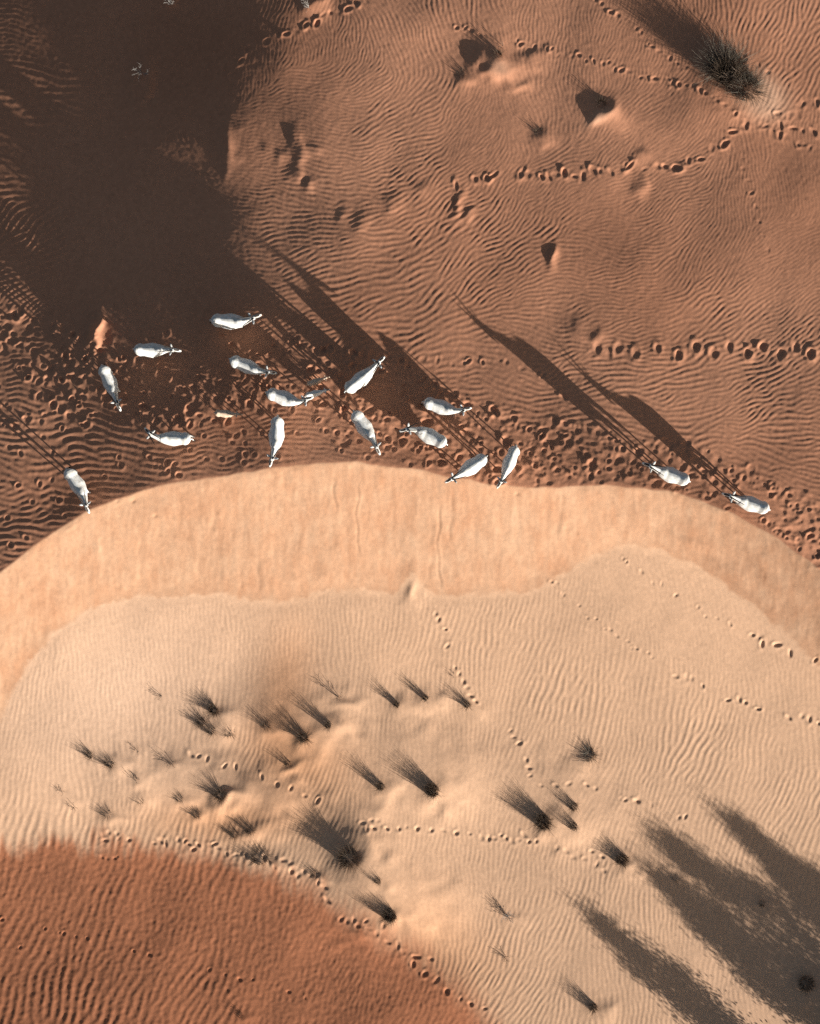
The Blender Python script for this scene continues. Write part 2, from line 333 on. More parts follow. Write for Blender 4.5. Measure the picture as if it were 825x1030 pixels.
trail(P_("103,840 110,837 117,838 120,843 130,845 105,846 155,848 162,846 167,848 180,844 186,846 190,849 195,853 200,850 212,850 220,852 216,848 228,858 236,860 243,858 248,861 258,865 266,863 270,868 276,872 285,866 293,869 293,876 300,880 306,876 312,880 320,888 327,892"), 2.6, .05)
trail(P_("330,905 345,925 350,928 355,924 361,930 368,926 372,934 380,938 385,932 390,946 400,950 405,958 416,968 427,980 440,985 450,997 462,1005 473,1010 487,1015 420,962 432,964"), 3.0, .05, 1.5)
trail(P_("46,934 60,938 64,939 76,943 88,944 103,862 107,864 115,864 118,862 135,956 150,960 152,961 210,975 226,980 241,985 254,986 290,998 307,1004 2,925 20,953"), 1.7, .05, .4)
trail(P_("745,160 748,170 752,182 756,195 760,208 764,222 768,236 773,250"), 2.4, .025, 1.5)
# big scuffs near the right-hand animals
trail(P_("745,478 755,472 782,500 797,498 810,508 822,512"), 5.2, .12, .6)
# trampled ground along the brink
def inside_band(a, b):
    top = np.interp(a, [0, 60, 120, 200, 280, 340, 400, 450, 520, 580, 640, 700, 760, 825], [300, 325, 342, 330, 338, 345, 362, 392, 420, 425, 438, 448, 478, 512])
    cc = np.interp(a, us, crest)
    bot = np.interp(a, [0, 60, 120, 160, 220, 300, 340, 380, 825], [432, 428, 430, 434, 428, 412, 448, 468, 600])
    bot = min(bot, cc - 2)
    return top, bot
n = 0; tries = 0
clump = noise(13, seed=81) + 0.7 * noise(5, seed=82)
taken = {}
while n < 1900 and tries < 60000:
    tries += 1
    a = random.uniform(-10, 838); t0, b0 = inside_band(a, 0)
    b = t0 + (b0 - t0) * random.random()
    e = min(b - t0, b0 - b)
    dens = 0.25 + 0.75 * min(1, e / 22)
    if a < 60: dens *= 0.8
    if 545 < a < 830: dens = 0.4 + 0.6 * min(1, e / 10)
    if random.random() > dens: continue
    if clump[int(b) - V0, int(a) - U0] < random.uniform(-1.6, .5): continue
    key = (int(a / 4.0), int(b / 4.0))
    if taken.get(key, 0) >= 2: continue
    taken[key] = taken.get(key, 0) + 1
    r = 1.5 + 2.6 * random.random() ** 1.6
    prints.append((a, b, r * random.uniform(.8, 1.5), r * random.uniform(.65, 1.0), random.gauss(-15, 35), random.uniform(.02, .07) * (1 if a < 560 else .85)))
    n += 1
for i in range(70):     # stragglers around the band
    a = random.uniform(0, 560)
    cc = float(np.interp(a, us, crest)); b = random.uniform(430, max(431, cc - 6))
    prints.append((a, b, random.uniform(1.6, 3), random.uniform(1.6, 2.6), random.uniform(0, 180), random.uniform(.02, .05)))
prn = np.zeros((NV, NU)); keep = np.ones((NV, NU))
wu_ = 0.35 * noise(1.6, seed=61) + 0.5 * noise(3.5, seed=62); wv_ = 0.35 * noise(1.6, seed=63) + 0.5 * noise(3.5, seed=64)
for (a, b, ru, rv, an, dp) in prints:
    i0, j0 = int(round(b - V0)), int(round(a - U0)); rr = int(max(ru, rv) * 3.2) + 2
    ys, xs = slice(i0 - rr, i0 + rr + 1), slice(j0 - rr, j0 + rr + 1)
    kw = min(1.0, min(ru, rv) / 3.2); du = UU[ys, xs] - a + kw * wu_[ys, xs]; dv = VV[ys, xs] - b + kw * wv_[ys, xs]; t = math.radians(an); c, s_ = math.cos(t), math.sin(t)
    q = np.sqrt(((du * c + dv * s_) / ru) ** 2 + ((-du * s_ + dv * c) / rv) ** 2)
    pit = -dp * np.exp(-(q / 0.95) ** 2.4)
    rim = dp * (0.46 if b < 580 else 0.26) * np.exp(-((q - 1.5) / 0.5) ** 2) * np.clip(1 + 1.1 * wu_[ys, xs], 0, 2)
    prn[ys, xs] = np.where(pit < -0.25 * dp, np.minimum(prn[ys, xs], 0) * 0.35 + pit, prn[ys, xs] * 0.8 + rim)
    keep[ys, xs] *= 1 - 0.9 * np.exp(-(q / 1.7) ** 4)
lump = gblur(1 - keep, 5)
Z = Z + gblur(ripple, 0.35) * keep + gblur(prn, 0.7) * 1.05 + 0.009 * noise(2.0, seed=41) * np.clip(lump * 1.6 - 0.3, 0, 1)
Z += noise(1.3, seed=91) * np.where(dC < 0, .0016, np.where(low, np.where(VV > redln_[None, :], .0030, .0008), .0006))
# small dents just under the brink
for (a, b) in [(118, 504), (134, 504), (156, 519), (540, 488), (520, 497)]:
    Z -= 0.03 * ellipse(a, b, 2.5, 1.6, -20)

def at_px(arr, a, b):
    x = min(max(a - U0, 0), NU - 1.001); y = min(max(b - V0, 0), NV - 1.001); i, j = int(y), int(x); fy_, fx_ = y - i, x - j
    return (arr[i, j] * (1 - fx_) + arr[i, j + 1] * fx_) * (1 - fy_) + (arr[i + 1, j] * (1 - fx_) + arr[i + 1, j + 1] * fx_) * fy_
def pt(a, b, lift=0.0):
    """ground point seen at photo pixel (a, b); lift: the pixel shows a thing that far above the ground"""
    z = at_px(Z, a, b)
    kx = (1 - (z + lift) / H) * S
    x, y = (a - W / 2) * kx, (HT / 2 - b) * kx
    if lift:
        z = ground(x, y)
    return Vector((x, y, z))
def ground(x, y):
    z = 0.0
    for _ in range(4):
        kx = (1 - z / H) * S
        z = at_px(Z, W / 2 + x / kx, HT / 2 - y / kx)
    return z

# ---- sand colour (red quartz windward, pale coarse grains on the apron, some light and shade painted in)
def sm(x, a, b):
    t = np.clip((x - a) / (b - a), 0, 1); return t * t * (3 - 2 * t)
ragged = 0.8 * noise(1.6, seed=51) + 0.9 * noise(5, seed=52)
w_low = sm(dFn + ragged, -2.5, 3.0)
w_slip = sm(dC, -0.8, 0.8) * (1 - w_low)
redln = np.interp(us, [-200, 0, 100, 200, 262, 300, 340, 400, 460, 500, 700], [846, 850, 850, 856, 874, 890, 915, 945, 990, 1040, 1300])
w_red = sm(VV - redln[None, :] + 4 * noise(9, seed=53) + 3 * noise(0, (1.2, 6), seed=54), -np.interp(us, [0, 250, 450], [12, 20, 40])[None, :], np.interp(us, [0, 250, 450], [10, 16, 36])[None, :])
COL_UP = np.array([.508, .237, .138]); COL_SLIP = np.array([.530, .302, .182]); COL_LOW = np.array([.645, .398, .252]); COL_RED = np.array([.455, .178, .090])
COL_OR = np.array([.62, .315, .165])  # orange of the drift, and brown shading painted on the mound slopes
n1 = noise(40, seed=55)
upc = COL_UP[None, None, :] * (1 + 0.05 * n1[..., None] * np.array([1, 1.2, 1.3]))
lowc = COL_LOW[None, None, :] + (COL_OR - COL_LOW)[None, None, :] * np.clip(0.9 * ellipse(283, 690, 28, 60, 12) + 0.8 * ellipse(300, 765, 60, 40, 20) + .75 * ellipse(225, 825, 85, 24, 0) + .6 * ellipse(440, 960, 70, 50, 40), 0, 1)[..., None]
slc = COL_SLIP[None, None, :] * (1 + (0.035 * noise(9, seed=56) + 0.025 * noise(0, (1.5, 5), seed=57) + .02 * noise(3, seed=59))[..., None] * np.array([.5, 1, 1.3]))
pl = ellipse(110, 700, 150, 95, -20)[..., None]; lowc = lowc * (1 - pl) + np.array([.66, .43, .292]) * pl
lowc = lowc * (1 - w_red[..., None]) + COL_RED * w_red[..., None]  # deeper red of this slope has bounced light painted in
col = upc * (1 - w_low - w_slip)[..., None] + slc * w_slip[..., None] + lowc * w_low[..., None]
pale = np.clip(0.55 * ellipse(768, 98, 26, 22, 30, 3) + .35 * ellipse(602, 118, 14, 6, -30) + .3 * ellipse(503, 68, 10, 8, 0), 0, 1)[..., None]  # pale sand by the bush; sunlit lips painted on the two other mounds
col = col * (1 - pale) + np.array([.62, .42, .29]) * pale
col = np.clip(col * (1 + 0.035 * noise(1.0, seed=58)[..., None]), 0.02, 0.9)

# ---- one sheet: dense where the picture looks, stretched out to the horizon
def axis(lo, hi, n_out, far):
    core = np.arange(lo, hi + 1, dtype=float)
    # growing steps
    r = 1.0; 
    lo_r, hi_r = 1.0, 2.0
    for _ in range(60):
        r = (lo_r + hi_r) / 2; tot = sum(r ** k for k in range(1, n_out + 1))
        if tot > far: hi_r = r
        else: lo_r = r
    st = np.cumsum([r ** k for k in range(1, n_out + 1)])
    return np.concatenate([lo - st[::-1], core, hi + st])
au = axis(-22, 847, 46, 42000); av = axis(-22, 1052, 46, 42000)
GU, GV = np.meshgrid(au, av)
iu = np.clip(np.round(GU - U0).astype(int), 0, NU - 1); iv = np.clip(np.round(GV - V0).astype(int), 0, NV - 1)
gz = Z[iv, iu]
smooth = gblur(Zmacro, 25)
out = np.maximum(np.maximum(U0 + 40 - GU, GU - U1 + 40), np.maximum(V0 + 40 - GV, GV - V1 + 40))
core_d = np.maximum(np.maximum(-22 - GU, GU - 847), np.maximum(-22 - GV, GV - 1052))
gz = np.where(core_d > 12, Zmacro[iv, iu] * (1 - np.clip(core_d / 120, 0, 1)) + smooth[iv, iu] * np.clip(core_d / 120, 0, 1), gz)
dist = np.clip(out, 0, None)
edge = smooth[iv, iu]
fade = np.exp(-dist / 900.0)
far_h = 1.2 * np.sin(GU / 610.0 + 0.6) * np.cos(GV / 480.0) + 1.5 * np.sin(GV / 900.0 + 1.0 + GU / 2300.0) - 2.0
gz = np.where(dist > 0, edge * fade + far_h * (1 - fade), gz)
kx = (1 - gz / H) * S
verts = np.empty((GU.size, 3), np.float32)
verts[:, 0] = ((GU - W / 2) * kx).ravel(); verts[:, 1] = ((HT / 2 - GV) * kx).ravel(); verts[:, 2] = gz.ravel()
nr, nc = GU.shape
idx = np.arange(nr * nc, dtype=np.int32).reshape(nr, nc)
quads = np.stack([idx[1:, :-1], idx[1:, 1:], idx[:-1, 1:], idx[:-1, :-1]], -1).reshape(-1, 4)
me = bpy.data.meshes.new("sand_dunes")
me.vertices.add(len(verts)); me.vertices.foreach_set('co', verts.ravel())
me.loops.add(quads.size); me.loops.foreach_set('vertex_index', quads.ravel())
me.polygons.add(len(quads)); me.polygons.foreach_set('loop_start', np.arange(0, quads.size, 4, dtype=np.int32))
me.polygons.foreach_set('use_smooth', np.ones(len(quads), bool))
me.update()
ca = me.attributes.new('sand', 'FLOAT_COLOR', 'POINT')
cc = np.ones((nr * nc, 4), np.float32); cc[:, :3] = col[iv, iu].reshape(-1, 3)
ca.data.foreach_set('color', cc.ravel())
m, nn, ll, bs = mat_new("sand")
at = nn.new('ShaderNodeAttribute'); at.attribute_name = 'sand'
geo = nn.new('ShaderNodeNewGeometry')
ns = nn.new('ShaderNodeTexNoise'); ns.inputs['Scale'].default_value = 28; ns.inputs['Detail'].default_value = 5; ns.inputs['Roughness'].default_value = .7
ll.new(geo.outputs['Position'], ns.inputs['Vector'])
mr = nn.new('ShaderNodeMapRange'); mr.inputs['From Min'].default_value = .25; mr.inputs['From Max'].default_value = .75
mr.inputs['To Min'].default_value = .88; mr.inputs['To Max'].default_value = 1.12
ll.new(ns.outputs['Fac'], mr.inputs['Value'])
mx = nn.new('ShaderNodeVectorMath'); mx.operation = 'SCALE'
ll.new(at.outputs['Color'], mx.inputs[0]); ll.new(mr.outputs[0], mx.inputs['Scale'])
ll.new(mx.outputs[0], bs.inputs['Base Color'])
bs.inputs['Roughness'].default_value = 0.95; bs.inputs['Specular IOR Level'].default_value = 0.12
bp = nn.new('ShaderNodeBump'); bp.inputs['Strength'].default_value = 0.25; bp.inputs['Distance'].default_value = 0.01
ll.new(ns.outputs['Fac'], bp.inputs['Height']); ll.new(bp.outputs[0], bs.inputs['Normal'])
me.materials.append(m)
dunes = link(bpy.data.objects.new("sand_dunes", me)); tag(dunes, 'wind rippled red and pale desert sand dunes', 'dunes', kind='structure')

# ---------------------------------------------------------------- materials for animals and plants
def coat(name, base, dark):
    m, n, l, b = mat_new(name)
    a = n.new('ShaderNodeAttribute'); a.attribute_name = 'mark'
    t = n.new('ShaderNodeTexNoise'); t.inputs['Scale'].default_value = 9; t.inputs['Detail'].default_value = 4
    tc = n.new('ShaderNodeTexCoord'); l.new(tc.outputs['Object'], t.inputs['Vector'])
    r = n.new('ShaderNodeValToRGB'); r.color_ramp.elements[0].position = .3; r.color_ramp.elements[1].position = .75
    r.color_ramp.elements[0].color = (base[0] * .74, base[1] * .72, base[2] * .68, 1); r.color_ramp.elements[1].color = (*base, 1)
    l.new(t.outputs['Fac'], r.inputs['Fac'])
    mm = n.new('ShaderNodeMix'); mm.data_type = 'RGBA'; mm.inputs['B'].default_value = (*dark, 1)
    l.new(r.outputs['Color'], mm.inputs['A']); l.new(a.outputs['Fac'], mm.inputs['Factor'])
    l.new(mm.outputs['Result'], b.inputs['Base Color']); b.inputs['Roughness'].default_value = .95; b.inputs['Specular IOR Level'].default_value = .05
    r.color_ramp.elements[0].position = .36; r.color_ramp.elements[1].position = .62
    return m
M_white = coat('white_coat', (.84, .83, .80), (.045, .032, .025))
M_tan = coat('tan_coat', (.74, .56, .42), (.30, .2, .13))
def plain(name, c, rough=.7, var=.3, scale=6):
    m, n, l, b = mat_new(name)
    t = n.new('ShaderNodeTexNoise'); t.inputs['Scale'].default_value = scale; t.inputs['Detail'].default_value = 3
    g_ = n.new('ShaderNodeNewGeometry'); l.new(g_.outputs['Position'], t.inputs['Vector'])
    r = n.new('ShaderNodeValToRGB'); r.color_ramp.elements[0].position = .3; r.color_ramp.elements[1].position = .7
    r.color_ramp.elements[0].color = (*[x * (1 - var) for x in c], 1); r.color_ramp.elements[1].color = (*[min(1, x * (1 + var)) for x in c], 1)
    l.new(t.outputs['Fac'], r.inputs['Fac']); l.new(r.outputs['Color'], b.inputs['Base Color'])
    b.inputs['Roughness'].default_value = rough; b.inputs['Specular IOR Level'].default_value = .25
    return m
M_horn = plain('horn', (.03, .026, .024), .45)
M_black = plain('black_hair', (.02, .018, .016), .8)
M_grass = plain('dry_grass', (.085, .058, .038), .8, .45, 20)
M_grassg = plain('grey_green_grass', (.19, .165, .13), .8, .4, 12)
M_twig = plain('dead_twig', (.16, .115, .085), .85, .4, 20)
M_pale = plain('bleached_twig', (.34, .31, .28), .8, .3, 20)
M_bark = plain('bark', (.12, .085, .06), .9, .3, 8)
M_leaf = plain('leaf', (.06, .075, .035), .7, .4, 4)

# ---------------------------------------------------------------- oryx
def ring_loft(rings, ridge=0.0):
    """rings: list of (center, right, up, rw, rh) -> verts, faces of a closed tube"""
    N = 14; V = []; F = []
    for (c, r, u, rw, rh) in rings:
        for k in range(N):
            a = 2 * math.pi * k / N
            V.append(c + r * (rw * math.cos(a) * (1 - ridge * max(0, math.sin(a)))) + u * (rh * math.sin(a)))
    for i in range(len(rings) - 1):
        for k in range(N):
            a, b = i * N + k, i * N + (k + 1) % N
            F.append((a, b, b + N, a + N))
    V.append(rings[0][0]); V.append(rings[-1][0]); n0 = len(V) - 2
    for k in range(N):
        F.append((n0, (k + 1) % N, k)); e = (len(rings) - 1) * N; F.append((n0 + 1, e + k, e + (k + 1) % N))
    return V, F

def tube(pts, radii, N=10):
    rings = []
    for i, p in enumerate(pts):
        d = (pts[min(i + 1, len(pts) - 1)] - pts[max(i - 1, 0)]).normalized()
        r = d.cross(Vector((0, 1, 0)));
        if r.length < .1: r = d.cross(Vector((1, 0, 0)))
        r.normalize(); u = r.cross(d).normalized()
        rings.append((p, r, u, radii[i], radii[i]))
    return ring_loft(rings)

TRUNK = [(-.63, .93, .05, .06), (-.60, .92, .115, .14), (-.53, .89, .185, .22), (-.43, .85, .222, .265), (-.28, .80, .205, .275), (-.12, .77, .235, .30), (.04, .76, .262, .31), (.18, .77, .235, .30),
         (.30, .82, .205, .30), (.40, .87, .172, .26), (.46, .89, .15, .235)]
NECK = [(.10, .95, .118, .19), (.22, 1.04, .092, .145), (.34, 1.13, .080, .108), (.42, 1.18, .088, .098), (.50, 1.165, .086, .092), (.60, 1.10, .066, .070), (.69, 1.04, .050, .054), (.74, 1.01, .040, .040)]

def oryx(name, a, b, heading, neck, scale, label, matc, group, phase=0.0, horns=True, head_drop=0.0, belly=1.0):
    root = link(bpy.data.objects.new(name, None)); root.empty_display_size = .3
    base = pt(a, b, 0.85 * scale)
    root.location = base
    root.rotation_euler = (0, 0, -math.radians(heading))
    rot = Matrix.Rotation(-math.radians(heading), 3, 'Z')
    V = []; F = []; L = []           # L: 0 trunk, 1 leg
    def add(vf, lab):
        o = len(V); V.extend(vf[0]); F.extend([tuple(i + o for i in f) for f in vf[1]])
    rings = []
    for (x, z, w, h) in TRUNK:
        rings.append((Vector((x, 0, z)), Vector((0, 1, 0)), Vector((0, 0, 1)), w * belly, h))
    yaw_t = -math.radians(neck)
    prev = Vector((.44, 0, 0)); px = 0.0; nk = []
    for i, (x, z, w, h) in enumerate(NECK):
        fr = (i + 1) / 4.0
        yw = yaw_t * min(1.25, fr)
        d = Vector((math.cos(yw), math.sin(yw), 0))
        prev = prev + d * (x - px); px = x
        zz = z - head_drop * min(1, (i + 1) / 5.0)
        r = Vector((-math.sin(yw), math.cos(yw), 0))
        tilt = math.radians(35 if i < 3 else -20)
        u = (Vector((0, 0, 1)) * math.cos(tilt) - d * math.sin(tilt))
        rings.append((Vector((prev.x, prev.y, zz)), r, u, w, h)); nk.append((Vector((prev.x, prev.y, zz)), d, r))
    add(ring_loft(rings, 0.30), 0)
    for side in (1, -1):
        for front in (1, 0):
            ph = phase + (0 if (side > 0) == bool(front) else math.pi)
            sw = 0.16 * math.sin(ph)
            x0 = .34 if front else -.44; y0 = .105 * side
            foot_l = Vector((x0 + sw, y0 * .9, 0))
            fw = base + rot @ (foot_l * scale)
            gz_ = (ground(fw.x, fw.y) - base.z) / scale - 0.025
            foot_l.z = gz_
            if front:
                pts = [Vector((x0, y0 * .8, .86)), Vector((x0 + .01, y0, .68)), Vector((x0 + sw * .3 + .02, y0, .56)), Vector((x0 + sw * .6 + .02, y0, .36)), Vector((x0 + sw * .85, y0, .24)), foot_l + Vector((-.01, 0, .11)), foot_l + Vector((.01, 0, .05)), foot_l]
                rad = [.115, .095, .065, .044, .032, .029, .04, .043]
            else:
                pts = [Vector((x0 + .02, y0 * .8, .86)), Vector((x0 + .06, y0, .70)), Vector((x0 + sw * .3 + .06, y0, .58)), Vector((x0 + sw * .55 - .09, y0, .40)), Vector((x0 + sw * .8 - .06, y0, .26)), foot_l + Vector((-.03, 0, .11)), foot_l + Vector((.0, 0, .05)), foot_l]
                rad = [.16, .125, .085, .046, .034, .03, .04, .043]
            add(tube(pts, rad), 1)
    tmp = bpy.data.meshes.new('tmp'); tmp.from_pydata([tuple(v) for v in V], [], F); tmp.update()
    to = bpy.data.objects.new('tmp', tmp); scn.collection.objects.link(to)
    bmx = bmesh.new(); bmx.from_mesh(tmp); bmesh.ops.recalc_face_normals(bmx, faces=bmx.faces); bmx.to_mesh(tmp); bmx.free()
    md = to.modifiers.new('r', 'REMESH'); md.mode = 'VOXEL'; md.voxel_size = 0.024; md.use_smooth_shade = True
    ms = to.modifiers.new('s', 'SMOOTH'); ms.factor = .5; ms.iterations = 2
    dg = bpy.context.evaluated_depsgraph_get()
    bm_ = bpy.data.meshes.new_from_object(to.evaluated_get(dg))
    bpy.data.objects.remove(to); bpy.data.meshes.remove(tmp)
    body_me = bm_; body_me.name = 'body'
    co = np.empty(len(body_me.vertices) * 3, np.float32); body_me.vertices.foreach_get('co', co); co = co.reshape(-1, 3)
    mark = np.zeros(len(co), np.float32)
    mark = np.maximum(mark, np.clip((.50 - co[:, 2]) / .06, 0, 1) * 0.9)
    hc, hd, hr = nk[4]; ht, _, _ = nk[6]
    rel = co - np.array(hc); fwd = rel @ np.array(hd); lat = np.abs(rel @ np.array(hr)); near = (np.linalg.norm(rel, axis=1) < .34) & (co[:, 2] > .75 - head_drop)
    mask = near & (((fwd > .00) & (fwd < .17) & (lat < .036)) | ((lat > .055) & (fwd > -.03) & (fwd < .11)))
    mark = np.where(mask, .95, mark)
    for sgn in (1, -1):      # eyes
        e = np.array(hc + hd * .03 + hr * (.078 * sgn) + Vector((0, 0, .02)))
        mark = np.where(np.linalg.norm(co - e, axis=1) < .03, 1.0, mark)
    at_ = body_me.attributes.new('mark', 'FLOAT', 'POINT'); at_.data.foreach_set('value', mark)
    body_me.polygons.foreach_set('use_smooth', np.ones(len(body_me.polygons), bool))
    body_me.materials.clear(); body_me.materials.append(matc)
    bo = link(bpy.data.objects.new('body', body_me), root)
    top = nk[3][0] + Vector((0, 0, .08)); hd4, hr4 = nk[4][1], nk[4][2]
    hl = .60 if horns else .10
    for sgn in (1, -1):
        if horns:
            p0 = top + hd4 * .02 + hr4 * (.036 * sgn) - Vector((0, 0, .03))
            pts = []; rad = []
            for i in range(9):
                t = i / 8
                pts.append(p0 + (-hd4 * (.80 * t + .06 * t * t) + Vector((0, 0, 1)) * (.62 * t - .10 * t * t) + hr4 * (.20 * sgn * t)) * hl)
                rad.append(.024 * (1 - t) ** .8 + .005)
            v, f = tube(pts, rad, 8); np_mesh('horn', v, f, M_horn, root)
        e0 = top + hr4 * (.055 * sgn) - Vector((0, 0, .05)) - hd4 * .03
        tip = e0 + hr4 * (.17 * sgn) + Vector((0, 0, .05)) - hd4 * .03
        mid = (e0 + tip) / 2
        v, f = ring_loft([(e0, hd4, Vector((0, 0, 1)), .014, .014), (e0.lerp(tip, .35), hd4, Vector((0, 0, 1)), .042, .012), (e0.lerp(tip, .7), hd4, Vector((0, 0, 1)), .034, .01), (tip, hd4, Vector((0, 0, 1)), .005, .004)])
        ear = np_mesh('ear', v, f, matc, root)
    sw = random.uniform(-.08, .08)
    tp = [Vector((-.60, 0, .98)), Vector((-.67, sw * .3, .92)), Vector((-.69, sw * .7, .76)), Vector((-.69, sw, .60))]
    v, f = tube(tp, [.03, .024, .018, .016], 8); tl_ = np_mesh('tail', v, f, matc, root)
    v, f = tube([Vector((-.69, sw, .62)), Vector((-.695, sw, .54)), Vector((-.69, sw * 1.1, .42)), Vector((-.685, sw * 1.15, .36))], [.014, .038, .034, .008], 8)
    np_mesh('tail_tuft', v, f, M_black if horns else matc, tl_)
    root.scale = (scale,) * 3
    tag(root, label, 'oryx' if horns else 'calf', group)
    return root

G_ = 'oryx herd walking along the dune brink'
HERD = [(110, 384, 66, 4, .93, 'white oryx seen from above facing down, far left beneath the lone sunlit sand mound'),
        (152, 352, 1, 3, .90, 'white oryx in the dune shade facing right, left of the topmost oryx'),
        (231, 323, 3, -24, .98, 'topmost white oryx of the herd, walking right in the dark dune shade'),
        (248, 368, 21, -12, .93, 'white oryx heading right and slightly down, directly below the topmost oryx'),
        (285, 400, 18, -34, .92, 'white oryx whose head meets the small white calf'),
        (362, 382, -39, -6, .98, 'white oryx heading up to the right, beside the tan and white calves'),
        (366, 429, 56, 8, .95, 'white oryx heading down to the right, just below the one heading up right'),
        (443, 409, 17, -26, .93, 'white oryx heading right, uppermost of the four in the middle group'),
        (433, 439, 206, -30, .95, 'white oryx heading left below the dark shadow in the middle group'),
        (475, 469, 146, 6, .93, 'white oryx heading down left with its head at the sharp sand brink'),
        (513, 464, 113, 6, .88, 'narrow white oryx heading down, rightmost of the middle group'),
        (676, 478, 200, 3, .97, 'white oryx near the right walking left, first of the pair'),
        (756, 507, 198, 2, .97, 'rightmost white oryx, walking left behind the other one of the pair'),
        (278, 437, 95, 12, .96, 'white oryx facing straight down towards the brink, below the small white calf'),
        (175, 441, 181, 34, .92, 'white oryx facing left with its head turned up, left of the lone tan calf'),
        (77, 487, 57, 14, .95, 'lowest leftmost white oryx with black tail, close to the brink')]
for i, (a, b, hdg, nk_, sc_, lab) in enumerate(HERD):
    oryx('oryx', a, b, hdg, nk_, sc_ * 1.08, lab, M_white, G_, phase=i * 1.7, belly=random.uniform(1.02, 1.16), head_drop=random.choice([0, .05, .12, .0]))
GC = 'calves among the oryx herd'
oryx('oryx_calf', 316, 396, -14, 0, .52, 'small white calf at the head of a grown oryx', M_white, GC, 1.0, horns=False)
oryx('oryx_calf', 317, 384, -18, 0, .50, 'small tan calf just above the white calf', M_tan, GC, 2.0, horns=False)
oryx('oryx_calf', 226, 416, 4, 0, .58, 'tan calf alone between two grown oryx left of centre', M_tan, GC, .4, horns=False)

# ---------------------------------------------------------------- plants
def tuft_mesh(name, n, h, spread, mat, lean=(0, 0), seed=0, wd=0.010, rad=.05, stiff=.5):
    rd = random.Random(seed); n = int(n * 2.3); h *= 1.12; lean = (lean[0] - .2, lean[1] + .17); spread *= (.95 if spread >= .8 else .62); wd *= .62; rad *= 1.5; V = []; F = []
    for i in range(n):
        az = rd.uniform(0, 2 * math.pi); tl2 = spread * math.sqrt(rd.random())
        L = h * rd.uniform(.3, 1.12)
        d = Vector((math.cos(az) * tl2 + lean[0], math.sin(az) * tl2 + lean[1], 1)).normalized()
        p = Vector((math.cos(az), math.sin(az), 0)) * rad * rd.random() ** .5
        p.z = -.10
        side = d.cross(Vector((rd.uniform(-1, 1), rd.uniform(-1, 1), .3))).normalized()
        bend = Vector((math.cos(az) * stiff * tl2 + rd.gauss(0, .45), math.sin(az) * stiff * tl2 + rd.gauss(0, .45), -.5 * stiff * rd.random()))
        w = wd * rd.uniform(.7, 1.3); o = len(V); K = 4
        for k in range(K):
            t = k / (K - 1)
            c = p + d * (L + .1) * t + bend * (L * t * t * .5)
            ww = w * (1 - .8 * t)
            V += [c - side * ww, c + side * ww]
        for k in range(K - 1):
            F.append((o + 2 * k, o + 2 * k + 1, o + 2 * k + 3, o + 2 * k + 2))
    return V, F

def branch_mesh(n, h, spread, seed, r0=.010, lvl=2):
    """a dead woody tuft: forking bent twigs"""
    rd = random.Random(seed); V = []; F = []
    def twig(p, d, L, r, lv):
        pts = [p]; rad = [r]; q = p; dd = d
        for k in range(4):
            dd = (dd + Vector((rd.uniform(-.4, .4), rd.uniform(-.4, .4), rd.uniform(-.2, .2)))).normalized()
            q = q + dd * L / 4; pts.append(q); rad.append(r * (1 - .2 * (k + 1)))
            if lv > 0 and k in (1, 2):
                twig(q, (dd + Vector((rd.uniform(-.9, .9), rd.uniform(-.9, .9), rd.uniform(-.3, .4)))).normalized(), L * .55, r * .6, lv - 1)
        v, f = tube(pts, rad, 5); o = len(V); V.extend(v); F.extend([tuple(i + o for i in ff) for ff in f])
    for i in range(n):
        az = rd.uniform(0, 6.28); t = spread * rd.random() ** .5
        twig(Vector((0, 0, -.05)), Vector((math.cos(az) * t, math.sin(az) * t, 1)).normalized(), h * rd.uniform(.7, 1.1), r0, lvl)
    return V, F

GT = 'grass tufts on the pale apron'
def tuft(a, b, n, h, spread, label, mat=M_grass, name='grass_tuft', rad=.06, lean=(0, 0), group=GT, stems=0, wd=.010, stiff=.5):
    p = pt(a, b); p.z = ground(p.x, p.y)
    sd = int(a * 31 + b)
    if stems:
        root = link(bpy.data.objects.new(name, None)); root.location = p; root.empty_display_size = .2
        v, f = tuft_mesh('blades', n, h, spread, mat, lean, sd, wd, rad, stiff); np_mesh('blades', v, f, mat, root)
        v, f = branch_mesh(stems, h * .9, spread, sd + 1, .007, 1); np_mesh('dry_stems', v, f, M_twig, root)
        return tag(root, label, 'grass', group)
    v, f = tuft_mesh(name, n, h, spread, mat, lean, sd, wd, rad, stiff)
    o = np_mesh(name, v, f, mat); o.location = p
    return tag(o, label, 'grass', group)
def dead(a, b, n, h, spread, label, mat=M_twig, r=.009, lvl=2):
    p = pt(a, b); p.z = ground(p.x, p.y)
    v, f = branch_mesh(n, h, spread, int(a * 7 + b), r, lvl)
    o = np_mesh('dead_shrub', v, f, mat); o.location = p
    return tag(o, label, 'shrub', 'dead twiggy shrubs on the sand')

